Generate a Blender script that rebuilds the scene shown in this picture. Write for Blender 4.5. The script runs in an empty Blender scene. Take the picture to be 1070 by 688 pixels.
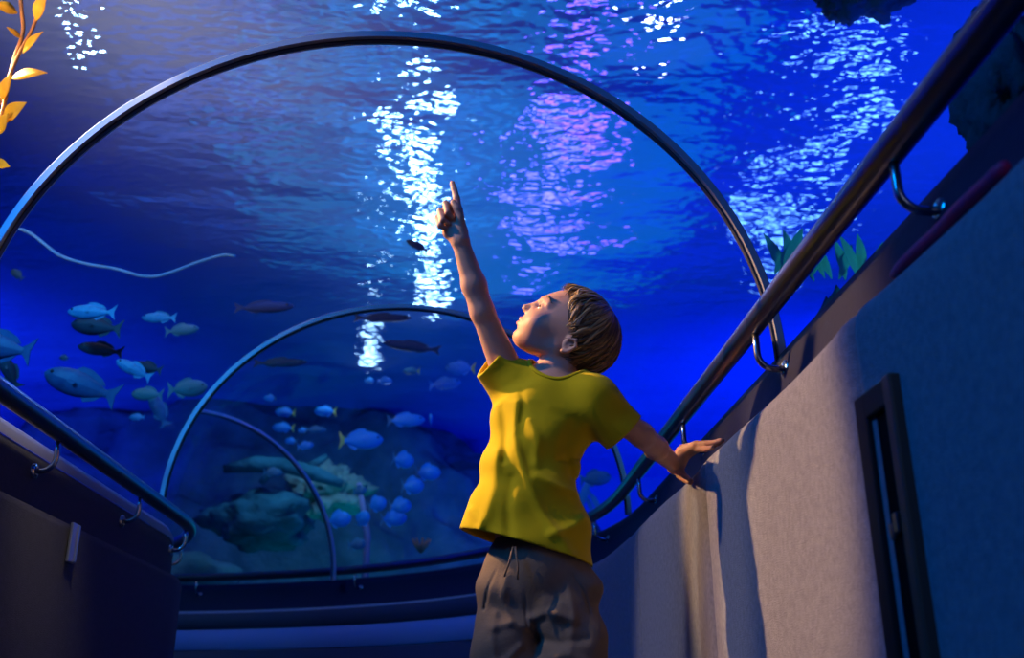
import bpy, bmesh, math, random
import numpy as np
from mathutils import Vector, Matrix

# ------------------------------------------------------------------ camera
CAMZ = 0.30
FPX = 1040.0
TH = math.atan(399 / FPX)
PH = math.atan(64 * math.cos(TH) / FPX)
Fv = np.array([math.sin(PH)*math.cos(TH), math.cos(PH)*math.cos(TH), math.sin(TH)])
Rv = np.array([math.cos(PH), -math.sin(PH), 0.0])
Uv = np.cross(Rv, Fv)
cd = bpy.data.cameras.new('camera'); cam = bpy.data.objects.new('camera', cd)
bpy.context.scene.collection.objects.link(cam)
cam.matrix_world = Matrix(((Rv[0], Uv[0], -Fv[0], 0), (Rv[1], Uv[1], -Fv[1], 0), (Rv[2], Uv[2], -Fv[2], CAMZ), (0, 0, 0, 1)))
cd.sensor_width = 36; cd.lens = 36 * FPX / 1070; cd.clip_start = 0.02; cd.clip_end = 100
cd.dof.use_dof = True; cd.dof.focus_distance = 2.04; cd.dof.aperture_fstop = 4.0
S = bpy.context.scene; S.camera = cam

# ------------------------------------------------------------------ exposure, world
S.view_settings.view_transform = 'Standard'; S.view_settings.look = 'None'
S.view_settings.gamma = 1; S.view_settings.use_curve_mapping = False
S.view_settings.exposure = 0.0
W = bpy.data.worlds.new('world'); S.world = W; W.use_nodes = True
W.node_tree.nodes['Background'].inputs[0].default_value = (0.01, 0.05, 0.25, 1)
W.node_tree.nodes['Background'].inputs[1].default_value = 0.25

# ------------------------------------------------------------------ lights
def light(kind, name, loc, target, energy, col, size=0.1, angle=60, blend=0.5, sy=None):
    d = bpy.data.lights.new(name, kind); o = bpy.data.objects.new(name, d)
    S.collection.objects.link(o); o.location = loc
    o.rotation_euler = (Vector(target) - Vector(loc)).to_track_quat('-Z', 'Y').to_euler()
    d.energy = energy; d.color = col
    if kind == 'AREA':
        d.size = size
        if sy: d.shape = 'RECTANGLE'; d.size_y = sy
    else: d.shadow_soft_size = size
    if kind == 'SPOT': d.spot_size = math.radians(angle); d.spot_blend = blend
    return o
SURF = 3.2
# warm spotlight from the upper left: it picks out the boy and the carpet beside him
light('SPOT', 'warm_spot', (-2.15, 1.15, 2.9), (0.24, 2.20, 0.76), 175, (1.0, 0.83, 0.64), 0.05, 20, 0.5)
light('SPOT', 'warm_side_spot', (-1.9, 2.55, 2.35), (0.07, 1.94, 1.04), 760, (1.0, 0.56, 0.22), 0.04, 21, 0.5)
light('SPOT', 'kelp_spot', (-1.75, 1.35, 0.9), (-1.3, 2.5, 2.15), 75, (1.0, 0.66, 0.30), 0.05, 50, 0.7)  # added low spot that lights the kelp from below
# unseen lights added in the tank to colour the water surface and walls
light('SPOT', 'blue_up_light', (3.4, 3.2, 0.2), (2.4, 5.2, 3.2), 900, (0.0, 0.07, 1.0), 1.7, 130, 1)
light('SPOT', 'teal_up_light', (0.1, 7.8, 1.2), (-0.2, 4.6, 3.2), 135, (0.0, 0.55, 0.80), 2.8, 120, 1)
light('SPOT', 'teal_up_light', (-0.5, 8.3, 1.0), (-0.3, 4.6, 3.2), 14, (0.0, 0.42, 1.0), 0.8, 120, 1)
light('SPOT', 'blue_ripple_light', (-2.2, 7.5, 1.0), (-1.6, 4.0, 3.2), 14, (0.0, 0.20, 1.0), 0.9, 120, 1)
light('SPOT', 'blue_left_light', (-4.0, 3.5, 0.5), (-6.0, 6.0, 1.4), 1300, (0.01, 0.04, 1.0), 0.15, 110, 1)
light('SPOT', 'haze_up_light', (-1.9, 1.9, 1.9), (-1.35, 3.6, 3.2), 640, (1.0, 0.50, 0.27), 0.7, 52, 1)
light('SPOT', 'blue_left_up_light', (-5.0, 6.0, 0.9), (-4.6, 8.4, 3.2), 650, (0.01, 0.05, 1.0), 1.0, 85, 1)
light('SPOT', 'teal_back_light', (-0.7, 6.9, 0.7), (-0.7, 9.2, 2.8), 55, (0.0, 0.50, 0.8), 0.8, 110, 1)
light('SPOT', 'blue_back_light', (3.0, 6.0, 0.3), (4.0, 12.0, 2.6), 1400, (0.0, 0.03, 1.0), 0.15, 120, 1)
# underwater lamps whose glitter shows in the rippled surface
def glint_lamp(name, px, py, z, e, col, rad):
    r = Fv + Rv*(px-535)/FPX + Uv*(344-py)/FPX
    t = (2*(SURF-CAMZ) - (z-CAMZ)) / r[2]
    loc = (r[0]*t, r[1]*t, z); t2 = (SURF-CAMZ)/r[2]
    light('SPOT', name, loc, (r[0]*t2, r[1]*t2, SURF), e, col, rad, 50, .6)
glint_lamp('white_tank_lamp', 438, 190, 2.0, 20, (.75,.95,1), .13)
glint_lamp('white_tank_lamp', 428, 110, 2.0, 10, (.75,.95,1), .10)
glint_lamp('white_tank_lamp', 446, 275, 2.2, 12, (.75,.95,1), .11)
glint_lamp('white_tank_lamp', 388, 362, 2.8, 2.5, (.75,.95,1), .07)
glint_lamp('violet_tank_lamp', 690, 0, 2.4, 4, (.75,.65,1), .05)
glint_lamp('white_tank_lamp', 84, 8, 2.4, 2.5, (.75,.95,1), .03)
glint_lamp('violet_tank_lamp', 572, 185, .8, 38, (.22,.10,1), .3)
glint_lamp('violet_tank_lamp', 612, 95, .8, 34, (.33,.06,1), .3)
for k, (px, py) in enumerate([(910,95),(860,160),(810,225)]):
    glint_lamp('blue_tank_lamp', px, py, 1.9, 6, (.30,.60,1), .16)
# unseen lights added to brighten the tunnel walls, boy, weed and fish
light('AREA', 'blue_overhead', (-1.9, 0.2, 2.5), (0.5, 1.0, 0.6), 42, (0.0, 0.24, 1.0), 1.0)
light('AREA', 'cool_fill', (0.5, -0.9, 1.25), (0.1, 1.9, 0.9), 1.6, (0.46, 0.55, 1.0), 0.6)
light('SPOT', 'ledge_spot', (-0.60, 1.75, 1.75), (-0.95, 2.05, 0.78), 26, (1.0, 0.78, 0.5), 0.04, 42, 1)
light('AREA', 'blue_corridor', (-0.9, 4.6, 2.5), (-0.9, 4.8, 0.5), 6, (0.02, 0.12, 1.0), 1.0)
light('SPOT', 'weed_light', (1.9, 1.9, 1.5), (1.0, 2.6, 1.5), 14, (0.1, 0.9, 0.9), 0.1, 50, 1)
light('SPOT', 'fish_light', (-2.1, 1.7, 2.6), (-1.4, 3.6, 1.5), 120, (0.04, 0.42, 1.0), 0.2, 60, 1)
light('SPOT', 'shoal_light', (-0.6, 6.0, 3.1), (-0.9, 8.0, 1.2), 150, (0.10, 0.5, 1.0), 0.2, 95, 1)

# ------------------------------------------------------------------ helpers
def ray(px, py): return Fv + Rv*(px-535)/FPX + Uv*(344-py)/FPX
def PY(px, py, y):
    r = ray(px, py); t = y / r[1]; return Vector((r[0]*t, r[1]*t, r[2]*t + CAMZ))

def mat(name, base=(.5,.5,.5), rough=.6, metal=0, spec=.5, bump=None, noise=None, emit=None, sheen=0, alpha=None, sss=0):
    m = bpy.data.materials.new(name); m.use_nodes = True; nt = m.node_tree; b = nt.nodes['Principled BSDF']
    b.inputs['Base Color'].default_value = (*base, 1); b.inputs['Roughness'].default_value = rough
    b.inputs['Metallic'].default_value = metal; b.inputs['Specular IOR Level'].default_value = spec
    if sheen: b.inputs['Sheen Weight'].default_value = sheen
    if sss:
        b.inputs['Subsurface Weight'].default_value = sss
        b.inputs['Subsurface Radius'].default_value = (.010, .004, .002); b.inputs['Subsurface Scale'].default_value = 1
    tc = nt.nodes.new('ShaderNodeTexCoord')
    if noise:                                         # (scale, colour2, contrast)
        n = nt.nodes.new('ShaderNodeTexNoise'); n.inputs['Scale'].default_value = noise[0]; n.inputs['Detail'].default_value = 6
        r = nt.nodes.new('ShaderNodeValToRGB'); k = noise[2] if len(noise) > 2 else .15
        r.color_ramp.elements[0].position = .5-k; r.color_ramp.elements[1].position = .5+k
        r.color_ramp.elements[0].color = (*base, 1); r.color_ramp.elements[1].color = (*noise[1], 1)
        nt.links.new(tc.outputs['Object'], n.inputs['Vector']); nt.links.new(n.outputs['Fac'], r.inputs['Fac'])
        nt.links.new(r.outputs['Color'], b.inputs['Base Color'])
    if bump:                                          # (scale, distance, strength)
        n = nt.nodes.new('ShaderNodeTexNoise'); n.inputs['Scale'].default_value = bump[0]; n.inputs['Detail'].default_value = 4
        bp = nt.nodes.new('ShaderNodeBump'); bp.inputs['Distance'].default_value = bump[1]
        bp.inputs['Strength'].default_value = bump[2] if len(bump) > 2 else 1
        nt.links.new(tc.outputs['Object'], n.inputs['Vector']); nt.links.new(n.outputs['Fac'], bp.inputs['Height'])
        nt.links.new(bp.outputs['Normal'], b.inputs['Normal'])
    if emit: b.inputs['Emission Color'].default_value = (*emit[0], 1); b.inputs['Emission Strength'].default_value = emit[1]
    return m

def mesh_obj(name, verts, faces, m, parent=None, smooth=True, matidx=None):
    me = bpy.data.meshes.new(name); me.from_pydata([tuple(v) for v in verts], [], [tuple(f) for f in faces])
    for mm in (m if isinstance(m, (list, tuple)) else [m]): me.materials.append(mm)
    if matidx is not None: me.polygons.foreach_set('material_index', np.asarray(matidx, dtype=np.int32))
    if smooth: me.polygons.foreach_set('use_smooth', [True]*len(me.polygons))
    o = bpy.data.objects.new(name, me); S.collection.objects.link(o)
    if parent: o.parent = parent; o.matrix_parent_inverse = Matrix.Translation(-parent.location) if not parent.rotation_euler.z else parent_inv(parent)
    return o
def parent_inv(p): return (Matrix.Translation(p.location) @ p.rotation_euler.to_matrix().to_4x4()).inverted()
def tag(o, label=None, cat=None, group=None, kind=None):
    if label: o['label'] = label
    if cat: o['category'] = cat
    if group: o['group'] = group
    if kind: o['kind'] = kind
    return o
def empty(name, loc, label, cat, group=None):
    o = bpy.data.objects.new(name, None); S.collection.objects.link(o); o.location = loc; o.empty_display_size = .05
    return tag(o, label, cat, group)

class MB:
    def __init__(s): s.v = []; s.f = []
    def add(s, v, f):
        n = len(s.v); s.v += [tuple(x) for x in v]; s.f += [tuple(i+n for i in q) for q in f]; return s
    def tube(s, pts, r, n=10, caps=True, flat=1.0):
        pts = [Vector(p) for p in pts]; m = len(pts); rr = r if isinstance(r, (list, tuple)) else [r]*m
        v = []; f = []; prev = None
        for i, p in enumerate(pts):
            t = (pts[min(i+1, m-1)] - pts[max(i-1, 0)]).normalized()
            if prev is None:
                a = Vector((0, 0, 1)) if abs(t.z) < .9 else Vector((1, 0, 0)); u = t.cross(a).normalized()
            else: u = (prev - t*prev.dot(t)).normalized()
            prev = u; w = t.cross(u)
            for k in range(n):
                c = 2*math.pi*k/n; v.append(p + (u*math.cos(c) + w*math.sin(c)*flat)*rr[i])
        for i in range(m-1):
            for k in range(n): a = i*n+k; b = i*n+(k+1) % n; f.append((a, b, b+n, a+n))
        if caps: f.append(tuple(range(n))[::-1]); f.append(tuple((m-1)*n+k for k in range(n)))
        return s.add(v, f)
    def box(s, c, h, ax=None):
        c = Vector(c); ax = ax or (Vector((1,0,0)), Vector((0,1,0)), Vector((0,0,1)))
        v = [c + ax[0]*h[0]*i + ax[1]*h[1]*j + ax[2]*h[2]*k for i in (-1,1) for j in (-1,1) for k in (-1,1)]
        return s.add(v, [(0,1,3,2),(4,6,7,5),(0,4,5,1),(2,3,7,6),(0,2,6,4),(1,5,7,3)])
    def grid(s, P):                                   # P[i][j] points
        n = len(P); m = len(P[0])
        return s.add([p for row in P for p in row], [(i*m+j, i*m+j+1, (i+1)*m+j+1, (i+1)*m+j) for i in range(n-1) for j in range(m-1)])
    def build(s, name, m, parent=None, smooth=True, bevel=0):
        o = mesh_obj(name, s.v, s.f, m, parent, smooth)
        if bevel:
            b = o.modifiers.new('bevel', 'BEVEL'); b.width = bevel; b.segments = 2; b.limit_method = 'ANGLE'
        return o

# tunnel centre line: straight, then turning left
CX, Y0, RAD = -0.15, 3.3, 1.75
def path(s):
    if s < Y0: return CX, s, 0.0
    p = (s-Y0)/RAD; return CX - RAD*(1-math.cos(p)), Y0 + RAD*math.sin(p), p
def TP(s, w, z):                                      # w: offset to the right of the centre line
    x, y, p = path(s); return Vector((x + w*math.cos(p), y + w*math.sin(p), z))
def srange(a, b, st): n = max(1, int(round((b-a)/st))); return [a + (b-a)*i/n for i in range(n+1)]
S0, S1 = -1.6, 7.4

# ------------------------------------------------------------------ materials
M = {}
def carpet(name, c1, c2, sheen=.15):
    m = mat(name, c1, .95, 0, .1, None, (90, c2, .2), sheen=sheen); nt = m.node_tree; b = nt.nodes['Principled BSDF']
    tc = nt.nodes.new('ShaderNodeTexCoord'); n = nt.nodes.new('ShaderNodeTexNoise'); n.inputs['Scale'].default_value = 420
    n.inputs['Detail'].default_value = 5; bp = nt.nodes.new('ShaderNodeBump'); bp.inputs['Distance'].default_value = .004; bp.inputs['Strength'].default_value = .7
    nt.links.new(tc.outputs['Object'], n.inputs['Vector']); nt.links.new(n.outputs['Fac'], bp.inputs['Height']); nt.links.new(bp.outputs['Normal'], b.inputs['Normal'])
    return m
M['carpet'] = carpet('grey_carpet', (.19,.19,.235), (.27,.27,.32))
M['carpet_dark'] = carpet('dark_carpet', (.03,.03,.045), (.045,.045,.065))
M['floor'] = carpet('floor_carpet', (.05,.05,.08), (.08,.08,.11))
M['ledge'] = mat('ledge_paint', (.012,.013,.04), .6, 0, .15, (60,.002,.3))
M['ledge_light'] = mat('frame_lip', (.30,.32,.50), .5, 0, .5)
M['rail'] = mat('steel_rail', (.20,.19,.20), .30, 1.0, .5, (40,.001,.2), (6,(.30,.26,.24),.3))
M['bracket'] = mat('bracket_steel', (.45,.45,.48), .25, 1.0)
M['rib'] = mat('rib_steel', (.50,.52,.56), .45, .6, .5)
M['rib_groove'] = mat('rib_rubber', (.03,.03,.05), .6)
M['band_dark'] = mat('dark_band', (.03,.025,.05), .6)
M['band_blue'] = mat('blue_band', (.16,.20,.45), .55)

# acrylic: clear with a slight surface reflection
m = bpy.data.materials.new('acrylic'); m.use_nodes = True; nt = m.node_tree; nt.nodes.clear()
o_ = nt.nodes.new('ShaderNodeOutputMaterial'); mx = nt.nodes.new('ShaderNodeMixShader'); tr = nt.nodes.new('ShaderNodeBsdfTransparent'); gl = nt.nodes.new('ShaderNodeBsdfGlossy')
tr.inputs[0].default_value = (.93,.97,1,1); gl.inputs['Roughness'].default_value = .06; fr = nt.nodes.new('ShaderNodeFresnel'); fr.inputs[0].default_value = 1.2
ml = nt.nodes.new('ShaderNodeMath'); ml.operation = 'MULTIPLY'; ml.inputs[1].default_value = .12
nt.links.new(fr.outputs[0], ml.inputs[0]); nt.links.new(ml.outputs[0], mx.inputs[0]); nt.links.new(tr.outputs[0], mx.inputs[1]); nt.links.new(gl.outputs[0], mx.inputs[2]); nt.links.new(mx.outputs[0], o_.inputs[0])
M['acrylic'] = m

# rippling underside of the water: mirror-like with some scattering
m = bpy.data.materials.new('water_surface'); m.use_nodes = True; nt = m.node_tree; nt.nodes.clear(); L = nt.links.new
o_ = nt.nodes.new('ShaderNodeOutputMaterial'); mx = nt.nodes.new('ShaderNodeMixShader'); df = nt.nodes.new('ShaderNodeBsdfDiffuse'); gl = nt.nodes.new('ShaderNodeBsdfGlossy')
mx.inputs[0].default_value = .5; df.inputs[0].default_value = (.22,.42,.95,1); gl.inputs[0].default_value = (.42,.66,1,1); gl.inputs['Roughness'].default_value = .04
tc = nt.nodes.new('ShaderNodeTexCoord')
def wave(scale, sx, sy, rot, dist):
    mp = nt.nodes.new('ShaderNodeMapping'); mp.inputs['Scale'].default_value = (sx, sy, 1); mp.inputs['Rotation'].default_value = (0,0,rot); L(tc.outputs['Object'], mp.inputs[0])
    n = nt.nodes.new('ShaderNodeTexNoise'); n.inputs['Scale'].default_value = scale; n.inputs['Detail'].default_value = 1.5; n.inputs['Roughness'].default_value = .4; L(mp.outputs[0], n.inputs['Vector'])
    k = nt.nodes.new('ShaderNodeMath'); k.operation = 'MULTIPLY'; k.inputs[1].default_value = dist; L(n.outputs['Fac'], k.inputs[0]); return k
WAVE = [wave(19, .6, 1.0, 0, .0105), wave(3.0, .45, 1.0, .3, .045), wave(1.0, .7, 1, -.2, .12)]
a1 = nt.nodes.new('ShaderNodeMath'); a1.operation = 'ADD'; a2 = nt.nodes.new('ShaderNodeMath'); a2.operation = 'ADD'
L(WAVE[0].outputs[0], a1.inputs[0]); L(WAVE[1].outputs[0], a1.inputs[1]); L(a1.outputs[0], a2.inputs[0]); L(WAVE[2].outputs[0], a2.inputs[1])
bp = nt.nodes.new('ShaderNodeBump'); bp.inputs['Distance'].default_value = 1.0; bp.inputs['Strength'].default_value = 1; L(a2.outputs[0], bp.inputs['Height'])
L(bp.outputs[0], gl.inputs['Normal']); L(bp.outputs[0], df.inputs['Normal']); L(df.outputs[0], mx.inputs[1]); L(gl.outputs[0], mx.inputs[2]); L(mx.outputs[0], o_.inputs[0])
M['surface'] = m
M['tank'] = mat('tank_wall', (.20,.26,.55), .9, 0, .1, (3,.02,.3), (1.2,(.26,.32,.60),.3))
M['sand'] = mat('tank_sand', (.12,.18,.24), .95, 0, .1, (20,.02,.5), (2,(.06,.10,.16),.2))
M['rock'] = mat('reef_rock', (.07,.11,.12), .95, 0, .1, (7,.06,.8), (3,(.16,.20,.20),.15))
M['rock_pale'] = mat('pale_coral', (.30,.29,.22), .9, 0, .1, (14,.03,.8), (8,(.14,.16,.13),.2))

# ------------------------------------------------------------------ the tank (setting)
mb = MB(); mb.grid([[(x, y, SURF) for x in (-9, 9)] for y in (-4, 13)])
tag(mb.build('ceiling', M['surface'], smooth=False), 'rippling blue water surface above the tunnel', kind='structure')
tag(MB().grid([[(x, y, -0.35) for x in (-9, 9)] for y in (13, -4)]).build('floor_tank', M['sand'], smooth=False), kind='structure')
for nm_, a, b in (('wall_back', (-9,13), (9,13)), ('wall_tank_left', (-9,-4), (-9,13)), ('wall_tank_right', (9,13), (9,-4)), ('wall_front', (9,-4), (-9,-4))):
    tag(MB().grid([[(a[0],a[1],z), (b[0],b[1],z)] for z in (-.35, SURF)]).build(nm_, M['tank'], smooth=False), kind='structure')
# ------------------------------------------------------------------ tunnel shell
def sweep(prof, ss): return [[TP(s, w, z) for (w, z) in prof] for s in ss]
tag(MB().grid(sweep([(.80,0.0),(-.80,0.0)], srange(S0,S1,.15))).build('floor', M['floor']), kind='structure')
SEAMS = [-.45, .38, 1.21, 2.04, 2.87, 3.70, 4.53, 5.36]
ss = sorted(set(srange(S0, S1, .08) + [q+d for q in SEAMS for d in (-.03,-.012,-.006,0,.006,.012,.03)]))
def soft(s): d = min(abs(s-q) for q in SEAMS); return .014*math.exp(-(d/.009)**2) - .004*math.exp(-((d-.03)/.03)**2)
WR = .675                                             # right wall face, measured from the centre line
P = []
for s in ss:
    k = soft(s) + .004*math.sin(s*9)
    pr = [(WR+k,.0),(WR+k,.35),(WR+k,.72),(WR+k+.001,.770),(WR+.006+k,.790),(WR+.018+k*.8,.802),(WR+.045,.807),(WR+.060,.80)]
    P.append([TP(s,w,z) for w,z in pr])
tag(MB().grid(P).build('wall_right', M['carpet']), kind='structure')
tag(MB().grid(sweep([(.730,.79),(.742,.82),(.765,.92),(.773,.945),(.79,.955),(.86,.955),(.86,.6)], srange(S0,S1,.12))).build('trim_1', M['ledge']), kind='structure')
# left wall: lower padded panels, upper carpet, pale lip under the glass
P = []
for s in ss:
    k = soft(s+.3)
    P.append([TP(s,w,z) for w,z in [(-.745-k,0),(-.745-k,.3),(-.745-k,.69),(-.752,.708),(-.775,.715),(-.785,.712)]])
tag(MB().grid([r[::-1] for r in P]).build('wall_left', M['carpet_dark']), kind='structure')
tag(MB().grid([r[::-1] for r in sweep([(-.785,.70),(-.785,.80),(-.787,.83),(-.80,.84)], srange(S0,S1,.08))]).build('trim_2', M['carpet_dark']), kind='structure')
tag(MB().grid([r[::-1] for r in sweep([(-.787,.835),(-.789,.855),(-.80,.872),(-.82,.88),(-.86,.88)], srange(S0,S1,.12))]).build('trim_3', M['ledge_light']), kind='structure')
A_, B_, H_ = .785, .74, .93
arc = [(A_*math.cos(t), H_ + B_*math.sin(t)) for t in np.linspace(-.0, math.pi, 49)] + [(-.785*1.0, .885)]
tag(MB().grid(sweep([(a*1.012, z+.006) for a, z in arc], srange(S0,S1,.12))).build('window_1', M['acrylic']), 'clear acrylic vault over the walkway', kind='structure')
for nm_, s_ in (('wall_far', S1), ('wall_behind', S0)):
    tag(MB().grid([[TP(s_, w, 0) for w, z in arc], [TP(s_, w, z) for w, z in arc]]).build(nm_, M['band_dark']), kind='structure')

# ribs
def rib(frame, label, TEND=math.pi):
    root = empty('tunnel_rib', frame(-A_, .93), label, 'arch', 'steel ribs around the acrylic tunnel')
    for nm_, m_, r0, r1, hw in (('steel_strip', M['rib'], -.011, .004, .016), ('rubber_seal', M['rib_groove'], -.0155, -.011, .006)):
        b = MB(); P = []
        for t in np.linspace(0, TEND, 97):
            row = []
            for (dr, dy) in ((r0,-hw),(r0,hw),(r1,hw),(r1,-hw),(r0,-hw)):
                a = A_+dr; c = B_+dr; row.append(frame(a*math.cos(t), H_ + c*math.sin(t), dy))
            P.append(row)
        b.grid(P); b.build(nm_, m_, root, smooth=False, bevel=.002)
    return root
def fr_(cx, cy, yaw): return lambda w, z, dy=0: Vector((cx + w*math.cos(yaw) - dy*math.sin(yaw), cy + w*math.sin(yaw) + dy*math.cos(yaw), z))
rib(fr_(CX, 1.806, 0), 'large dark steel arch crossing over the boy from edge to edge')
rib(fr_(-.185, 3.36, .04), 'middle steel arch in the far tunnel, lower left of the pointing hand')
rib(fr_(-1.20, 4.80, .74), TEND=math.radians(97), label='farthest blue-lit steel arch, curving down inside the middle arch')

# handrails: tube with J brackets
def handrail(wr, zr, wf, zf, ss, label, stops):
    root = empty('handrail', TP(ss[0], wr, zr), label, 'handrail')
    MB().tube([TP(s, wr, zr) for s in ss], .0215, 20).build('rail', M['rail'], root)
    for s in stops:
        b = MB(); pts = []
        sg = 1 if wf > wr else -1
        bot = zf - .004
        pts.append((wr, zr-.015)); pts.append((wr, bot+.045))
        for a in np.linspace(0, math.pi/2, 7): pts.append((wr + sg*.030*(1-math.cos(a)), bot + .03*(1-math.sin(a))))
        pts.append((wf, bot))
        b.tube([TP(s, w, z) for w, z in pts], .0065, 10)
        br = b.build('bracket', M['bracket'], root)
        c = TP(s, wf-sg*.003, bot); x, y, p = path(s); ax = Vector((math.cos(p)*sg, math.sin(p)*sg, 0))
        MB().tube([c - ax*.004, c + ax*.010], .017, 16).build('mounting_plate', M['bracket'], br)
        for dz in (-.011, .011):
            MB().tube([c - ax*.008 + Vector((0,0,dz)), c], .003, 8).build('screw', M['bracket'], br)
    return root
handrail(.71, .986, .766, .90, srange(S0,S1-.1,.06), 'long steel handrail above the right wall, curving round the far bend', [-.15, .48,1.10,1.73,2.36,2.98,3.6,4.3,5.0,5.7])
handrail(-.74, .885, -.786, .80, srange(S0,S1-.1,.06), 'dark steel handrail above the left wall', [-.3,.33,.96,1.6,2.23,2.86,3.48,4.1])
# ------------------------------------------------------------------ details on the walls
def wall_frame(s, w): x, y, p = path(s); return Vector((math.cos(p), math.sin(p), 0)), Vector((-math.sin(p), math.cos(p), 0))
# dark box set in the right wall
M['frame_black'] = mat('black_frame', (.03,.015,.013), .45, 0, .25)
M['frame_brown'] = mat('bronze_edge', (.16,.09,.06), .4, .5)
M['inner_dark'] = mat('inner_panel', (.003,.002,.003), .8, 0, .1)
M['latch'] = mat('latch_metal', (.35,.33,.30), .3, 1)
y0, y1, zt, zb = 1.094, 1.208, .675, .20; wx = CX + WR + .004
rt = empty('wall_box', (wx, (y0+y1)/2, zb), 'narrow dark framed box with a small metal latch, set in the blue-lit right wall', 'wall box')
X_, Y_, Z_ = Vector((1,0,0)), Vector((0,1,0)), Vector((0,0,1))
b = MB(); bw = .034
b.box((wx-.006, y1-bw/2, (zt+zb)/2), (.012, bw/2, (zt-zb)/2)); b.box((wx-.006, (y0+y1)/2, zt-bw/2), (.0118, (y1-y0)/2-.0005, bw/2)); b.box((wx-.006, (y0+y1)/2, zb+bw/2), (.0118, (y1-y0)/2-.0005, bw/2))
b.build('frame', M['frame_black'], rt, False, .003)
b = MB(); b.box((wx-.006, y0+.011, (zt+zb)/2), (.0135, .011, (zt-zb)/2+.001)); b.build('frame_edge', M['frame_brown'], rt, False, .003)
b = MB(); b.box((wx-.0065, (y0+y1)/2, (zt+zb)/2), (.0035, (y1-y0)/2-.02, (zt-zb)/2-.02)); dr = b.build('panel', M['inner_dark'], rt, False, .001)
b = MB(); b.box((wx-.011, y0+.045, .505), (.005, .007, .012)); b.box((wx-.011, y0+.060, .497), (.004, .005, .010)); b.build('latch', M['latch'], dr, False, .002)
# red strip lying on the top edge of the right wall
rs = MB().tube([TP(.845+.27*k/14, WR+.020+.001*math.sin(k), .812) for k in range(15)], [.006]+[.0085]*13+[.006], 12).build('red_strip', mat('red_plastic', (.90,.03,.12), .5, 0, .3))
tag(rs, 'short crimson plastic strip lying along the top edge of the right wall', 'plastic strip')
# pale strip added as blue light reflected in a gap between wall panels
pl = MB(); c = TP(2.40, -.738, .665); pl.box(c, (.004,.020,.045)); pl.box(c+Vector((.004,.013,.0)), (.004,.005,.043))
tag(pl.build('gap_light_strip', mat('gap_light_pale', (.45,.5,.6), .35, .6), None, False, .002), 'small upright pale strip standing for blue light in a gap between left wall panels', 'gap strip')
# outer wall of the bend: dark skirting bands
for nm_, z0, z1, k, m_ in (('trim_4', .710, .785, -.012, M['band_dark']), ('trim_5', .602, .700, -.010, M['band_blue']), ('trim_6', .02, .592, -.012, M['band_dark'])):
    tag(MB().grid(sweep([(WR+k+.002, z0-.002), (WR+k, z0), (WR+k, z1), (WR+k+.004, z1+.004)], srange(4.0, S1, .1))).build(nm_, m_), kind='structure')

# ------------------------------------------------------------------ reef
from mathutils import noise as mnoise
def rock(name, loc, size, m, label, cat, seed, amp=.35, sub=4, fr=1.6, group=None):
    bm = bmesh.new(); bmesh.ops.create_icosphere(bm, subdivisions=sub, radius=1)
    off = Vector((seed*7.3, seed*3.1, seed*1.7))
    for v in bm.verts:
        n = mnoise.fractal(v.co*fr + off, .9, 2.1, 5) ; c = mnoise.cell(v.co*2.5+off)*.06
        v.co = v.co*(1 + amp*n + c); v.co = Vector((v.co.x*size[0], v.co.y*size[1], v.co.z*size[2])) + Vector(loc)
    me = bpy.data.meshes.new(name); bm.to_mesh(me); bm.free(); me.materials.append(m)
    me.polygons.foreach_set('use_smooth', [True]*len(me.polygons))
    o = bpy.data.objects.new(name, me); S.collection.objects.link(o); return tag(o, label, cat, group)
rock('reef_rock', (-1.9, 10.2, 1.0), (3.3,.9,2.4), M['rock'], 'huge dark rock face closing the view behind the shoal', 'rock', 1, .22, 6, 2.2)
rock('reef_rock', (-2.55, 8.0, .75), (1.0,.6,.75), M['rock'], 'low dark boulder left of the pale coral, beyond the far handrail', 'rock', 3, .35, 5, 2)
M['rock_teal'] = mat('teal_rock', (.05,.15,.17), .95, 0, .1, (9,.05,.8), (4,(.02,.06,.07),.2))
p = PY(272, 545, 7.2); rock('reef_rock', p, (.36,.3,.20), M['rock_teal'], 'teal boulder behind the farthest arch', 'rock', 5, .4, 4)
p = PY(342, 515, 7.75); rock('coral', p, (.28,.2,.20), M['rock_pale'], 'pale lumpy coral just right of the farthest arch', 'coral', 6, .5, 5, 2.6)
p = PY(296, 494, 7.0)
b = MB(); b.tube([p+Vector((-.42,0,.02)), p+Vector((-.2,.02,.06)), p+Vector((0,0,.05)), p+Vector((.2,0,.0)), p+Vector((.42,0,-.08))], [.03,.06,.05,.06,.03], 9)
b.tube([p+Vector((-.05,0,.05)), p+Vector((-.15,0,-.08))], [.04,.02], 8); b.tube([p+Vector((.15,0,.02)), p+Vector((.3,0,.12))], [.04,.02], 8)
p2 = p; tag(b.build('coral', M['rock_teal']), 'long greenish coral branch lying across the farthest arch', 'coral')
p = PY(384, 560, 6.6)
tag(MB().tube([Vector((p.x,p.y,-.3)), p, PY(375,505,6.6)], [.03,.022,.016], 8).build('wooden_post', mat('violet_post', (.25,.15,.25), .8)), 'thin upright violet post under the round blue fish', 'post')
p = PY(440, 570, 6.2); rock('reef_rock', (p.x, 6.3, (p.z-.4)/2-.05), (.42,.25,(p.z+.3)/2*.86), M['rock'], 'dark rock just behind the far ledge, carrying the orange anemone', 'rock', 9, .15, 4, 2)
b = MB()
for k in range(9):
    a = k*.7; b.tube([p+Vector((0,0,-.04)), p+Vector((.035*math.cos(a), .035*math.sin(a), .0)), p+Vector((.055*math.cos(a), .05*math.sin(a), .035))], [.012,.011,.006], 7)
tag(b.build('sea_anemone', mat('orange_anemone', (1.0,.30,.12), .6)), 'small orange anemone just above the far ledge', 'anemone')
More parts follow.
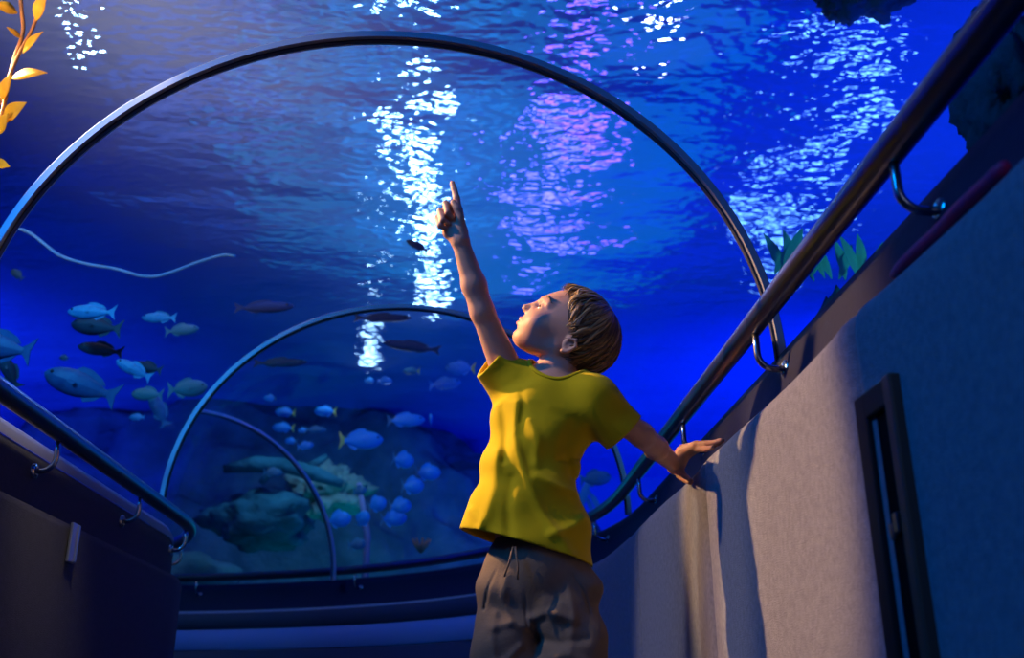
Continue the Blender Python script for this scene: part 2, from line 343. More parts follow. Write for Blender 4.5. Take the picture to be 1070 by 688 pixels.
# reef pieces in the upper right, teal weed behind the right handrail
p = PY(900, -8, 2.9); rock('reef_rock', p, (.16,.12,.08), M['rock'], 'jagged dark rock hanging at the top edge, upper right', 'rock', 7, .5, 5, 2)
p = PY(1052, 95, 2.2); rock('reef_rock', p, (.13,.14,.22), M['rock_teal'], 'teal rock showing between the right handrail and the ledge', 'rock', 8, .4, 5, 2)

def leaf(b, p0, d, L, wd, nrm, curl=.15, thick=.0015):
    d = Vector(d).normalized(); sd = d.cross(Vector(nrm)).normalized(); up = sd.cross(d)
    prof = [.10,.55,.85,1,.92,.70,.38,.03]; P = []; n = len(prof)
    top = []; bot = []
    for i, w_ in enumerate(prof):
        u = i/(n-1); c = Vector(p0) + d*L*u + up*(curl*L*math.sin(u*2.4)); r = .5*wd*w_
        top.append([c - sd*r + up*(r*.25+thick), c + up*thick*1.5, c + sd*r + up*(r*.25+thick)])
        bot.append([c + sd*r + up*r*.25, c, c - sd*r + up*r*.25])
    rows = [t_ + b_ + [t_[0]] for t_, b_ in zip(top, bot)]; b.grid(rows)
M['kelp'] = mat('yellow_kelp', (.80,.50,.02), .5, 0, .3, None, (30,(.55,.28,.01),.25)); M['kelp_stem'] = mat('kelp_stem', (.45,.20,.03), .6)
K = lambda px, py, y=2.45: PY(px, py, y)
st1 = [(21,-30),(22,5),(24,34),(15,62),(8,92),(3,115),(-6,150),(-14,190),(-22,260),(-40,420)]
st2 = [(48,-30),(44,0),(34,30),(23,50),(13,72),(4,95),(-4,118)]
def dense(pts, y, n=4):
    q = [K(*p, y) for p in pts]; out = []
    for i in range(len(q)-1):
        a, b_, c, d = q[max(i-1,0)], q[i], q[i+1], q[min(i+2,len(q)-1)]
        for k in range(n):
            t = k/n; out.append(.5*((2*b_)+(c-a)*t+(2*a-5*b_+4*c-d)*t*t+(-a+3*b_-3*c+d)*t**3))
    return out+[q[-1]]
rt = empty('kelp', K(-40, 420), 'tall kelp with yellow leaves at the upper left edge, outside the acrylic', 'seaweed')
b = MB(); b.tube(dense(st1, 2.45), .006, 8); b.tube(dense(st2, 2.44), .005, 8); b.build('stem', M['kelp_stem'], rt)
for (a0, a1, wd) in [((12,82),(52,78),13),((4,128),(30,108),19),((-8,172),(13,176),13),((24,56),(47,34),10),((38,22),(50,-6),15),((18,14),(-8,4),14),((2,105),(14,78),13),((22,40),(6,28),6),((0,140),(10,118),14),((46,2),(28,-18),12),((-14,196),(-30,180),14)]:
    p0 = K(*a0, 2.44); p1 = K(*a1, 2.40); b = MB(); leaf(b, p0, p1-p0, (p1-p0).length, wd*2.75/1040, -Fv + .3*Uv, .10); b.build('leaf', M['kelp'], rt)
M['weed'] = mat('teal_weed', (.10,.38,.34), .7)
for (px, py, y, n, lab) in [(866,272,2.6,15,'clump of teal seaweed behind the right handrail, above its second visible bracket'),(612,512,6.2,6,'teal weed showing under the boy\'s outstretched arm')]:
    random.seed(px); p = PY(px, py+30, y); rock('reef_rock', (p.x+.02, y+.02, (p.z-.35)/2+.0), (.16,.12,(p.z+.35)/2*.97), M['rock_teal'], ('teal rock column under the seaweed behind the right handrail' if px > 700 else 'teal rock column under the weed behind the boy'), 'rock', 10+px % 3, .08, 4, 2); p = p + Vector((0,0,.03)); rt = empty('seaweed', p, lab, 'seaweed')
    for k in range(n):
        a = random.uniform(-.6,.6); b = MB(); sc = random.uniform(.09,.19)*(1 if y < 4 else 1.4)
        leaf(b, p + Vector(((k-n/2)*.022*y/2.6, random.uniform(-.03,.03), 0)), (math.sin(a), .1, math.cos(a)), sc, sc*.22, (0,-1,.1), .12); b.build('frond', M['weed'], rt)
# thin pale hose drifting in the tank
tag(MB().tube(dense([(-40,262),(2,244),(14,239),(30,243),(50,258),(64,268),(90,276),(120,281),(150,289),(172,287),(205,275),(232,267),(246,268)], 3.6, 5), .0065, 8).build('hose', mat('pale_hose', (.12,.38,.62), .5)), 'thin pale blue hose waving across the water at the left, above the fish', 'hose')

# ------------------------------------------------------------------ fish
FM = {'pale': mat('pale_blue_scales', (.08,.42,.66), .45, 0, .5, None, (12,(.04,.28,.54),.2)), 'dark': mat('dark_scales', (.012,.03,.06), .6), 'grey': mat('grey_scales', (.04,.16,.34), .5, 0, .4, None, (10,(.02,.10,.26),.2)),
      'blue': mat('blue_scales', (.02,.38,.70), .45, 0, .5), 'yellow': mat('yellow_fin', (.75,.70,.10), .5), 'teal': mat('teal_scales', (.08,.26,.28), .55), 'eye': mat('fish_eye', (.01,.01,.012), .15)}
def fish_meshes(H):
    xs = [.50,.47,.42,.34,.24,.12,0,-.12,-.24,-.32,-.36]; hh = [.05,.30,.55,.78,.93,1,.94,.76,.48,.30,.26]; ww = [.05,.35,.6,.8,.9,.92,.8,.6,.34,.18,.12]
    b = MB(); P = []
    for x, h, w_ in zip(xs, hh, ww):
        P.append([Vector((x, .5*w_*H*.55*math.cos(t), .5*h*H*math.sin(t) - .01*(1-x))) for t in np.linspace(0, 2*math.pi, 15)])
    b.grid(P); b.add(P[0][:-1], [tuple(range(14))]); b.add(P[-1][:-1], [tuple(range(14))[::-1]]); body = b
    def fin(pts, th=.006):
        n = len(pts); v = [Vector((x, th, z)) for x, z in pts] + [Vector((x, -th, z)) for x, z in pts]
        return MB().add(v, [tuple(range(n)), tuple(range(2*n-1, n-1, -1))] + [(i, i+n, (i+1) % n+n, (i+1) % n) for i in range(n)])
    tail = fin([(-.33,.10*H),(-.40,.22*H),(-.50,.52*H),(-.47,.15*H),(-.455,0),(-.47,-.17*H),(-.50,-.55*H),(-.40,-.24*H),(-.33,-.12*H)])
    dors = fin([(.16,.40*H),(.08,.64*H),(-.06,.62*H),(-.22,.42*H),(-.30,.20*H),(-.2,.2*H),(0,.36*H)], .004)
    anal = fin([(-.04,-.38*H),(-.12,-.58*H),(-.24,-.42*H),(-.30,-.2*H),(-.18,-.25*H)], .004)
    pect = []
    for sy in (1,-1): pect.append(MB().add([(.18,sy*.22*H,-.05*H),(.04,sy*.34*H,-.16*H),(.02,sy*.33*H,-.02*H),(.16,sy*.235*H,.03*H)], [(0,1,2,3)]))
    eye = []
    for sy in (1,-1):
        c = Vector((.385, sy*.155*H*1.15, .09*H)); eye.append(MB().tube([c - Vector((0,.02*sy,0)), c + Vector((0,.012*sy,0)), c + Vector((0,.018*sy,0))], [.024,.022,.010], 10))
    return body, tail, dors, anal, pect, eye
PROTO = {}
def fish(kind, px, py, L, ang, y, label, H=.30, yaw=.2, tail=None, group=None):
    key = (kind, H, tail); p = PY(px, py, y)
    if key not in PROTO:
        root = empty('fish', (0,0,0), label, 'fish'); bo, ta, do, an, pe, ey = fish_meshes(H); m_ = FM[kind]; mt = FM[tail] if tail else m_
        bo.build('body', m_, root); ta.build('tail_fin', mt, root, False); do.build('dorsal_fin', m_, root, False); an.build('anal_fin', m_, root, False); [q.build('pectoral_fin', m_, root, False) for q in pe]; [q.build('eye', FM['eye'], root) for q in ey]
        PROTO[key] = root; r = root
    else:
        src = PROTO[key]; r = src.copy(); S.collection.objects.link(r)
        for ch in list(src.children):
            c = ch.copy(); S.collection.objects.link(c); c.parent = r
    zc = (p.x*Fv[0] + p.y*Fv[1] + (p.z-CAMZ)*Fv[2]); Lm = L*zc/FPX/math.cos(yaw)
    a = math.radians(ang); h = Vector(Rv)*math.cos(a)*math.cos(yaw) + Vector(Uv)*math.sin(a) + Vector((0,1,0))*math.sin(yaw)
    h.normalize(); up = Vector((0,0,1)); 
    if abs(h.z) > .9: up = Vector((0,1,0))
    sd = up.cross(h).normalized(); up = h.cross(sd)
    r.matrix_world = Matrix.Translation(p) @ Matrix((h, sd, up)).transposed().to_4x4() @ Matrix.Scale(Lm, 4)
    r['label'] = label; r['category'] = 'fish'; r['group'] = group or 'fish swimming in the tank'
    return r
LG = 'fish in the blue water at the left'
fish('pale', 96, 326, 54, 176, 3.3, 'pale cyan fish, topmost of the stack of fish at the left', .30, .15, None, LG)
fish('dark', 101, 341, 56, 172, 3.5, 'dark fish directly under the topmost pale cyan one', .36, .1, None, LG)
fish('dark', 105, 365, 50, 170, 3.6, 'dark slim fish, third in the stack at the left', .28, .1, None, LG)
fish('pale', 140, 386, 44, 152, 3.4, 'pale fish pointing up left, beside the third fish of the stack', .30, .2, None, LG)
fish('pale', 166, 332, 38, 178, 3.8, 'pale cyan fish swimming alone right of the stack', .30, .1, None, LG)
fish('grey', 85, 402, 86, 160, 3.1, 'large grey-blue fish, lowest and longest of the left group', .33, .15, None, LG)
fish('grey', -2, 362, 82, 168, 3.0, 'grey-blue fish cut off by the left edge, only tail half showing', .36, .2, None, LG)
fish('dark', 10, 388, 42, 120, 3.2, 'dark fish diving behind the left handrail at the left edge', .34, .2, None, LG)
fish('dark', 154, 384, 34, 165, 3.9, 'dark small fish behind the pale one pointing up left', .34, .2, None, LG)
fish('teal', 190, 345, 34, 10, 4.4, 'dark green fish under the lone pale cyan one', .34, .2, None, LG)
fish('teal', 154, 412, 36, 175, 4.2, 'dim teal fish right of the large grey-blue one', .38, .2, None, LG)
fish('pale', 143, 436, 17, 178, 4.6, 'tiny pale fish under the large grey-blue one', .40, .1, None, LG)
fish('teal', 196, 406, 40, 8, 4.3, 'rounded teal fish overlapping the middle arch', .46, .2, None, LG)
fish('grey', 166, 428, 40, 118, 4.5, 'dim grey-blue fish diving beside the middle arch', .34, .3, None, LG)
fish('teal', 67, 374, 10, 170, 4.8, 'faint tiny fish between the stack and the large grey-blue fish', .6, .1, None, LG)
fish('teal', 18, 287, 17, 140, 4.4, 'small teal fish alone under the pale hose', .45, .2, None, LG)
DG = 'dark fish above the shoal'
fish('dark', 276, 321, 62, 4, 5.0, 'long dark fish left of the top of the middle arch', .20, .1, None, DG)
fish('dark', 293, 379, 56, 3, 5.6, 'long dark fish inside the middle arch at left', .17, .1, None, DG)
fish('dark', 430, 362, 62, 170, 5.4, 'long dark fish inside the middle arch near the raised arm', .17, .1, None, DG)
fish('dark', 400, 332, 60, 2, 5.6, 'long dark fish at the very top of the middle arch', .15, .1, None, DG)
fish('dark', 436, 257, 26, 150, 4.6, 'small dark fish against the white glitter beside the raised wrist', .30, .1, None, DG)
SG = 'blue fish of the shoal beyond the far rail'
fish('blue', 377, 460, 46, 2, 6.0, 'blue fish with a yellow tail, largest of the shoal', .42, .1, 'yellow', SG)
fish('blue', 424, 439, 40, 3, 6.0, 'slim blue fish right of the largest shoal fish and above it', .34, .1, 'teal', SG)
fish('pale', 450, 439, 13, 90, 6.3, 'tiny pale fish at the nose of the slim blue fish', .5, .1, None, SG)
for (px, py, L, an, lab, kd, tl, H) in [
    (340,430,24,178,'small blue fish with yellow tail high above the largest shoal fish','blue','yellow',.46),
    (298,431,22,176,'blue yellow-tailed fish, upper of two near the farthest arch top','blue','yellow',.44),
    (296,447,24,176,'blue yellow-tailed fish, lower of two near the farthest arch top','blue','yellow',.42),
    (304,461,13,176,'tiny deep blue fish under the two near the farthest arch','blue','teal',.5),
    (319,466,17,10,'tiny pale fish left of the largest shoal fish','pale',None,.5),
    (282,416,14,176,'tiny blue fish, topmost and leftmost of the shoal','blue','teal',.5),
    (421,481,23,-8,'round blue fish, topmost of the cluster at mid height','blue','teal',.72),
    (447,494,27,2,'round blue fish, rightmost of the shoal beside the shirt','blue','teal',.62),
    (431,508,24,2,'round blue fish between the rightmost one and the lower pair','blue','teal',.72),
    (394,527,20,20,'round blue fish left of the low touching pair','blue','teal',.78),
    (418,529,24,4,'round blue fish, upper of the low touching pair','blue','teal',.66),
    (411,542,28,4,'round blue fish, lower of the low touching pair','blue','teal',.58),
    (379,543,19,60,'round blue fish on the violet post','blue','teal',.8),
    (354,543,26,8,'round blue fish just right of the farthest arch','blue','teal',.66),
    (376,513,14,8,'tiny teal fish at the top of the violet post','teal',None,.7),
    (373,569,19,5,'tiny teal fish low behind the violet post','teal',None,.6),
    (481,385,32,178,'pale teal fish with yellow tail beside the raised sleeve','pale','yellow',.44),
    (465,401,34,8,'pale teal fish under the one beside the raised sleeve','pale',None,.36),
    (430,388,18,178,'small teal fish with yellow tail below the end of the white glitter','teal','yellow',.42),
    (386,398,10,0,'tiny pale fish, left of two specks under the white glitter','pale',None,.7),
    (402,398,16,0,'tiny pale fish, right of two specks under the white glitter','pale',None,.5),
    (285,494,20,0,'small teal fish over the greenish coral branch','teal',None,.5),
    (316,450,9,0,'speck-sized pale fish beside the tiny deep blue one','pale',None,.6),
    (330,449,22,2,'faint slim teal fish between the largest shoal fish and the arch','teal',None,.32)]:
    fish(kd, px, py, L, an, 6.0 + .25*math.sin(px), lab, H, .1, tl, SG)
fish('teal', 622, 500, 34, 8, 4.8, 'dim teal fish seen under the boy\'s outstretched arm', .45, .2, None, 'fish behind the boy')
# ------------------------------------------------------------------ the boy: smooth distance-field modelling
RS = 1.05
class Field:
    def __init__(s, lo, hi, h):
        s.lo = np.array(lo, float); s.h = h; s.n = np.ceil((np.array(hi)-s.lo)/h).astype(int)+1
        s.d = np.full(s.n, .05, np.float32)
    def sub(s, lo, hi, pad):
        a = np.clip(np.floor((np.minimum(lo, hi)-pad-s.lo)/s.h).astype(int), 0, s.n-1); b = np.clip(np.ceil((np.maximum(lo, hi)+pad-s.lo)/s.h).astype(int)+1, 1, s.n)
        sl = tuple(slice(i, j) for i, j in zip(a, b))
        g = np.meshgrid(*[s.lo[i] + s.h*np.arange(a[i], b[i], dtype=np.float32) for i in range(3)], indexing='ij', sparse=True)
        return sl, g
    def put(s, fn, lo, hi, k=.006, pad=.03, op='add'):
        sl, (x, y, z) = s.sub(lo, hi, pad)
        if min(s.d[sl].shape) == 0: return
        e = fn(x, y, z).astype(np.float32); d = s.d[sl]
        if op == 'add': s.d[sl] = smin(d, e, k)
        elif op == 'cut': s.d[sl] = -smin(-d, e, k)
        elif op == 'and': s.d[sl] = -smin(-d, -e, k)
    def cone(s, a, b, ra, rb, k=.006, op='add'):
        a = np.array(a, float); b = np.array(b, float); ra *= RS; rb *= RS; r = max(ra, rb)
        s.put(lambda x, y, z: cone_sd(x, y, z, a, b, ra, rb), np.minimum(a, b)-r, np.maximum(a, b)+r, k, max(.012, k*1.5), op)
    def ell(s, c, r, axes=None, k=.006, op='add'):
        c = np.array(c, float); r = [q*RS for q in r]; R = max(r)
        s.put(lambda x, y, z: ell_sd(x, y, z, c, r, axes), c-R, c+R, k, max(.012, k*1.5), op)
    def mesh(s):
        D = s.d; I = D < 0; n = np.zeros(tuple(np.array(D.shape)-1), np.uint8)
        for i in (0,1):
            for j in (0,1):
                for k in (0,1): n += I[i:D.shape[0]-1+i, j:D.shape[1]-1+j, k:D.shape[2]-1+k]
        act = np.argwhere((n > 0) & (n < 8)); del n
        idx = np.full(tuple(np.array(D.shape)-1), -1, np.int32); idx[tuple(act.T)] = np.arange(len(act))
        acc = np.zeros((len(act), 3)); cnt = np.zeros(len(act)); C = [(i,j,k) for i in (0,1) for j in (0,1) for k in (0,1)]
        for a in C:
            for ax in range(3):
                if a[ax]: continue
                b = list(a); b[ax] = 1
                da = D[act[:,0]+a[0], act[:,1]+a[1], act[:,2]+a[2]]; db = D[act[:,0]+b[0], act[:,1]+b[1], act[:,2]+b[2]]
                m = (da < 0) != (db < 0); t = da[m]/(da[m]-db[m]); p = np.tile(np.array(a, float), (m.sum(), 1)); p[:, ax] += t
                acc[m] += p; cnt[m] += 1
        V = (act + acc/cnt[:,None])*s.h + s.lo
        F = []
        for ax in range(3):
            sl0 = [slice(1, -1)]*3; sl0[ax] = slice(0, -1); sl1 = [slice(1, -1)]*3; sl1[ax] = slice(1, None)
            A = I[tuple(sl0)]; B = I[tuple(sl1)]; e = np.argwhere(A != B); 
            if not len(e): continue
            sg = A[tuple(e.T)]; off = np.ones(3, int); off[ax] = 0; e = e + off
            u, v = [(1,2),(2,0),(0,1)][ax]; q = []
            for du, dv in ((0,0),(-1,0),(-1,-1),(0,-1)):
                c = e.copy(); c[:,u] += du; c[:,v] += dv; q.append(idx[tuple(c.T)])
            q = np.stack(q, 1); q[~sg] = q[~sg][:, ::-1]; F.append(q)
        return V, np.concatenate(F)
def smin(a, b, k):
    if k <= 0: return np.minimum(a, b)
    h = np.maximum(k - np.abs(a-b), 0)/k; return np.minimum(a, b) - h*h*k*.25
def cone_sd(x, y, z, a, b, ra, rb):
    ab = b-a; L = ab@ab; t = np.clip(((x-a[0])*ab[0] + (y-a[1])*ab[1] + (z-a[2])*ab[2])/L, 0, 1)
    return np.sqrt((x-a[0]-t*ab[0])**2 + (y-a[1]-t*ab[1])**2 + (z-a[2]-t*ab[2])**2) - (ra + (rb-ra)*t)
def ell_sd(x, y, z, c, r, axes=None):
    x = x-c[0]; y = y-c[1]; z = z-c[2]
    if axes is not None: x, y, z = [a[0]*x + a[1]*y + a[2]*z for a in axes]
    k0 = np.sqrt((x/r[0])**2 + (y/r[1])**2 + (z/r[2])**2); k1 = np.sqrt((x/r[0]**2)**2 + (y/r[1]**2)**2 + (z/r[2]**2)**2)
    return k0*(k0-1)/np.maximum(k1, 1e-6)
def fast_mesh(name, V, F, m, parent, matidx=None, smooth_it=0):
    if smooth_it:
        E = np.concatenate([F[:, [0,1]], F[:, [1,2]], F[:, [2,3]], F[:, [3,0]]]); 
        for _ in range(smooth_it):
            A = np.zeros_like(V); n = np.zeros(len(V))
            for c in range(3): A[:, c] = np.bincount(E[:,0], V[E[:,1], c], len(V)) + np.bincount(E[:,1], V[E[:,0], c], len(V))
            n = np.bincount(E[:,0], minlength=len(V)) + np.bincount(E[:,1], minlength=len(V)); V = V*.5 + .5*A/np.maximum(n, 1)[:,None]
    me = bpy.data.meshes.new(name); me.vertices.add(len(V)); me.vertices.foreach_set('co', V.astype(np.float32).ravel())
    me.loops.add(F.size); me.loops.foreach_set('vertex_index', F.astype(np.int32).ravel())
    me.polygons.add(len(F)); me.polygons.foreach_set('loop_start', np.arange(0, F.size, 4, dtype=np.int32))
    for mm in (m if isinstance(m, list) else [m]): me.materials.append(mm)
    if matidx is not None: me.polygons.foreach_set('material_index', matidx.astype(np.int32))
    me.polygons.foreach_set('use_smooth', np.ones(len(F), bool)); me.update(calc_edges=True); me.validate()
    o = bpy.data.objects.new(name, me); S.collection.objects.link(o)
    if parent: o.parent = parent; o.matrix_parent_inverse = Matrix.Translation(-parent.location)
    return o
def A3(v): return np.array(v, float)
def Q(px, py, y): return A3(PY(px, py, y))
def QX(px, py, x): r = ray(px, py); t = x/r[0]; return A3((r[0]*t, r[1]*t, r[2]*t+CAMZ))

M['skin'] = mat('skin', (.62,.33,.22), .5, 0, .4, (300,.0006,.4), (60,(.66,.36,.25),.3), sss=.12)
M['lips'] = mat('lips', (.60,.20,.17), .45, 0, .4, sss=.1)
M['shirt'] = mat('yellow_cotton', (.62,.44,.004), .85, 0, .15, (420,.0008,.5), (25,(.56,.40,.004),.25), sheen=.05)
M['shorts'] = mat('khaki_cotton', (.20,.14,.095), .85, 0, .2, (260,.0012,.7), (40,(.165,.115,.08),.25))
M['hair_a'] = mat('brown_hair', (.22,.12,.05), .42, 0, .45); M['hair_b'] = mat('dark_blond_hair', (.52,.32,.13), .40, 0, .45); M['hair_c'] = mat('dark_brown_hair', (.11,.06,.028), .45, 0, .4)
M['eye_white'] = mat('eye_white', (.75,.74,.72), .2); M['iris'] = mat('iris', (.08,.05,.03), .15)
M['brow'] = mat('eyebrow_hair', (.22,.12,.05), .6)

BY = 1.95
# joints
neck = Q(583,386,BY); shR = Q(536,402,BY+.01); elR = Q(504,326,BY-.06); wrR = Q(481,252,BY-.11)
shL = Q(622,420,BY-.05); elL = Q(671,455,BY-.0); wrL = QX(706,487,.497)
chest = Q(567,440,BY+.005); belly = Q(550,520,BY); pelvis = Q(560,592,BY)
hipR = Q(536,612,BY+.01); hipL = Q(588,618,BY-.01); knR = Q(530,735,BY-.015); knL = Q(601,738,BY-.03)
anR = A3((knR[0]-.005, knR[1]+.02, .065)); anL = A3((knL[0]+.012, knL[1]+.03, .065))
# torso side axis (his right -> left) and front
side = shL - shR; side[2] = 0; side /= np.linalg.norm(side); front = A3((side[1], -side[0], 0)); upv = A3((0,0,1))
AX = (side, front, upv)
# head frame
ang = math.radians(44)
hf = -Rv*math.cos(ang) + Uv*math.sin(ang); hu = Rv*math.sin(ang) + Uv*math.cos(ang); hl = np.cross(hu, hf)
ear = Q(592,361,BY-.06); HO = ear - hl*.066
def H(f, l, u): return HO + (hf*f + hl*l + hu*u)*RS
HA = (hf, hl, hu)
body = Field((-.20, 1.70, -.005), (.66, 2.20, 1.42), .0026)
B = body
# torso, hips
B.ell(chest, (.084,.062,.10), AX, .03); B.ell(belly, (.076,.062,.10), AX, .04); B.ell(pelvis, (.086,.068,.070), AX, .04)
B.cone(chest+upv*.055-side*.02, shR, .04, .034, .03); B.cone(chest+upv*.055+side*.02, shL, .04, .034, .03)
B.cone(chest+upv*.06, neck, .045, .033, .03); B.cone(neck, H(-.02,0,-.005), .034, .040, .02)
B.cone(shR-side*0+upv*-.02, H(-.025,-.02,-.0), .02, .02, .02)
# arms
B.cone(shR, elR, .034, .0225, .015); m_ = elR*.62+wrR*.38; B.cone(elR, m_, .0235, .0235, .012); B.cone(m_, wrR, .0235, .0165, .012)
B.cone(shL, elL, .033, .0225, .015); m_ = elL*.62+wrL*.38; B.cone(elL, m_, .0235, .0235, .012); B.cone(m_, wrL, .0235, .0165, .012)
# legs and feet
for hp, kn, an, sg in ((hipR,knR,anR,-1),(hipL,knL,anL,1)):
    B.cone(hp, kn, .050, .038, .03); cf = kn*.65+an*.35 + A3((0,.012,0)); B.cone(kn, cf, .038, .036, .02); B.cone(cf, an, .036, .022, .02)
    toe = an + A3((sg*.02-.01, -.115, -.042)); B.cone(an+A3((0,.015,-.038)), toe, .025, .020, .02); B.cone(an, an+A3((0,-.04,-.03)), .026, .026, .015)
    for i in range(5):
        tb = toe + A3((sg*(-.016+.009*i), .010+.004*i, -.005)); B.cone(tb, tb+A3((0,-.022+.002*i,-.003)), .0085-.0008*i, .0075-.0008*i, .002)
# head
B.ell(H(.008,0,.036), (.086,.067,.069), HA, .01)
B.ell(H(.052,0,.004), (.048,.054,.056), HA, .02)
B.ell(H(.055,0,-.030), (.036,.040,.034), HA, .02)
B.cone(H(.010,.042,-.018), H(.066,.014,-.050), .016, .012, .02); B.cone(H(.010,-.042,-.018), H(.066,-.014,-.050), .016, .012, .02)
B.ell(H(.075,0,-.052), (.0145,.016,.013), HA, .012)
B.ell(H(.080,0,-.029), (.019,.022,.016), HA, .012)
for l in (1,-1):
    B.ell(H(.064,.028*l,-.008), (.026,.024,.024), HA, .015)
    B.ell(H(.098,.026*l,.021), (.014,.015,.0095), HA, .010, 'cut')
    B.cone(H(.090,.010*l,.036), H(.078,.040*l,.036), .0065, .006, .012)
    B.ell(H(.0785,.0265*l,.0195), (.0135,.0165,.0125), HA, .003)
    B.ell(H(.091,.0265*l,.0185), (.0065,.0125,.0030), HA, .002, 'cut')          # eye slit
    B.cone(H(.098,.0075*l,-.0065), H(.094,.0105*l,-.004), .0050, .0050, .005)   # nostril wing
    # ear
    B.ell(H(-.002,.067*l,.004), (.013,.007,.019), (hf*.95-hu*.3, hl, hu*.95+hf*.3), .004)
    B.cone(H(.006,.074*l,.012), H(-.006,.076*l,.020), .0035, .0035, .002); B.cone(H(-.006,.076*l,.020), H(-.014,.076*l,.010), .0035, .0035, .002)
    B.cone(H(-.014,.076*l,.010), H(-.009,.075*l,-.008), .0035, .0035, .002); B.cone(H(-.009,.075*l,-.008), H(.000,.072*l,-.014), .0038, .0042, .002)
    B.ell(H(.000,.078*l,.004), (.0062,.0065,.0090), HA, .002, 'cut')
B.cone(H(.0925,0,.024), H(.1055,0,.000), .0062, .0075, .007)
B.ell(H(.1065,0,-.002), (.0075,.0078,.0068), HA, .005)
for l in (1,-1): B.ell(H(.1015,.0050*l,-.0105), (.0035,.0022,.0028), HA, .001, 'cut')
B.ell(H(.0955,0,-.0235), (.0085,.0150,.0048), HA, .003); B.ell(H(.0935,0,-.0335), (.0088,.0130,.0052), HA, .003)
B.ell(H(.1055,0,-.0285), (.0105,.0165,.0011), HA, .0015, 'cut')
B.ell(H(.094,0,-.0425), (.005,.012,.004), HA, .005, 'cut')
# pointing hand
def hand(chains, palm, k=.0025):
    for c, rr in palm:
        for (a, b), (ra, rb) in zip(zip(c[:-1], c[1:]), zip(rr[:-1], rr[1:])): B.cone(a, b, ra, rb, .008)
    for c, rr in chains:
        for (a, b), (ra, rb) in zip(zip(c[:-1], c[1:]), zip(rr[:-1], rr[1:])): B.cone(a, b, ra, rb, k)
hy = BY-.115
g = lambda *p: [Q(a, b, hy+c) for a, b, c in p]
R4 = [.0072,.0066,.0058,.0050]
idx = g((479,218,.004),(477,207,.0),(474.5,197.5,0),(472.6,191.5,0))
hand([(idx, [.0075,.0068,.0060,.0054]),
      (g((474,220,.006),(465.5,213,-.010),(467.5,222,-.022),(472,227,-.016)), R4),
      (g((469,225,.008),(460,221,-.008),(462.5,230,-.020),(468,233,-.014)), R4),
      (g((465,231,.008),(457,228.5,-.004),(459.5,236,-.014),(465,239,-.010)), [.0066,.0060,.0054,.0046]),
      (g((482,240,-.004),(481,228,-.014),(477.5,218,-.020),(473.5,211.5,-.020)), [.0100,.0082,.0070,.0060])],
     [([wrR]+g((481,243,.002),(479,220,.005)), [.0160,.0140,.0095]), ([wrR]+g((476,240,.004),(474,222,.007)), [.0150,.0140,.0095]),
      ([wrR]+g((472,241,.005),(469,227,.008)), [.0140,.0125,.0090]), ([wrR]+g((469,243,.005),(465,232,.008)), [.0130,.0110,.0085])])
# hand resting on the wall
w_ = lambda *p: [QX(a, 743-(z-CAMZ)/x*1.0711*(a-471), x) if z < 5 else QX(a, z, x) for a, x, z in p]
pm = [([wrL]+w_((713,.510,.828),(722,.526,.834)), [.0165,.0140,.0085]), ([wrL]+w_((715,.513,.832),(727,.531,.838)), [.0165,.0140,.0085]),
      ([wrL]+w_((716,.517,.833),(730,.537,.838)), [.0160,.0130,.0080]), ([wrL]+w_((716,.521,.833),(731,.544,.836)), [.0150,.0120,.0075])]
hand([(w_((722,.526,.834),(731,.537,.828),(738,.546,.822),(744,.553,.820)), [.0078,.0070,.0062,.0055]),
      (w_((727,.531,.838),(738,.549,.836),(746,.562,.834),(753.5,.574,.836)), [.0078,.0070,.0062,.0054]),
      (w_((730,.537,.838),(741,.557,.838),(749,.571,.838),(755,.582,.840)), [.0076,.0068,.0060,.0052]),
      (w_((731,.544,.836),(740,.560,.836),(747,.572,.838),(752,.581,.840)), [.0068,.0060,.0053,.0047]),
      (w_((709,.500,491),(712,.505,497),(717,.511,501),(721,.515,503.5)), [.0125,.0108,.0090,.0074])], pm)
V, F = body.mesh(); del body.d
cen = V[F].mean(1) - HO; cf_, cl_, cu_ = cen@hf/RS, cen@hl/RS, cen@hu/RS
mi = np.zeros(len(F), int); mi[(cf_ > .094) & (abs(cl_) < .0145) & (cu_ < -.0195) & (cu_ > -.0385) & (cf_ < .12)] = 1
boy = empty('person', ((anL[0]+anR[0])/2, BY, 0), 'boy in a yellow T-shirt and khaki shorts, pointing up, other hand on wall', 'person')
fast_mesh('body', V, F, [M['skin'], M['lips']], boy, mi, 1)
# eyes and brows
for l in (1,-1):
    b = MB(); c = H(.0800,.0265*l,.0190); d = hf*.86 + hl*.30*l + hu*.2; d /= np.linalg.norm(d)
    bm = bmesh.new(); bmesh.ops.create_uvsphere(bm, u_segments=24, v_segments=16, radius=.0124)
    vs = [A3(v.co)+c for v in bm.verts]; fs = [[v.index for v in f.verts] for f in bm.faces]; bm.free()
    mi_ = [1 if (np.mean([vs[i] for i in f], 0)-c)@d > .0108 else 0 for f in fs]
    mesh_obj('eye', vs, fs, [M['eye_white'], M['iris']], boy, True, mi_)
    MB().tube([H(.0955,.011*l,.0400), H(.0940,.022*l,.0440), H(.0865,.037*l,.0440), H(.0775,.0475*l,.0395)], [.0012,.0022,.0020,.0008], 8).build('eyebrow', M['brow'], boy)

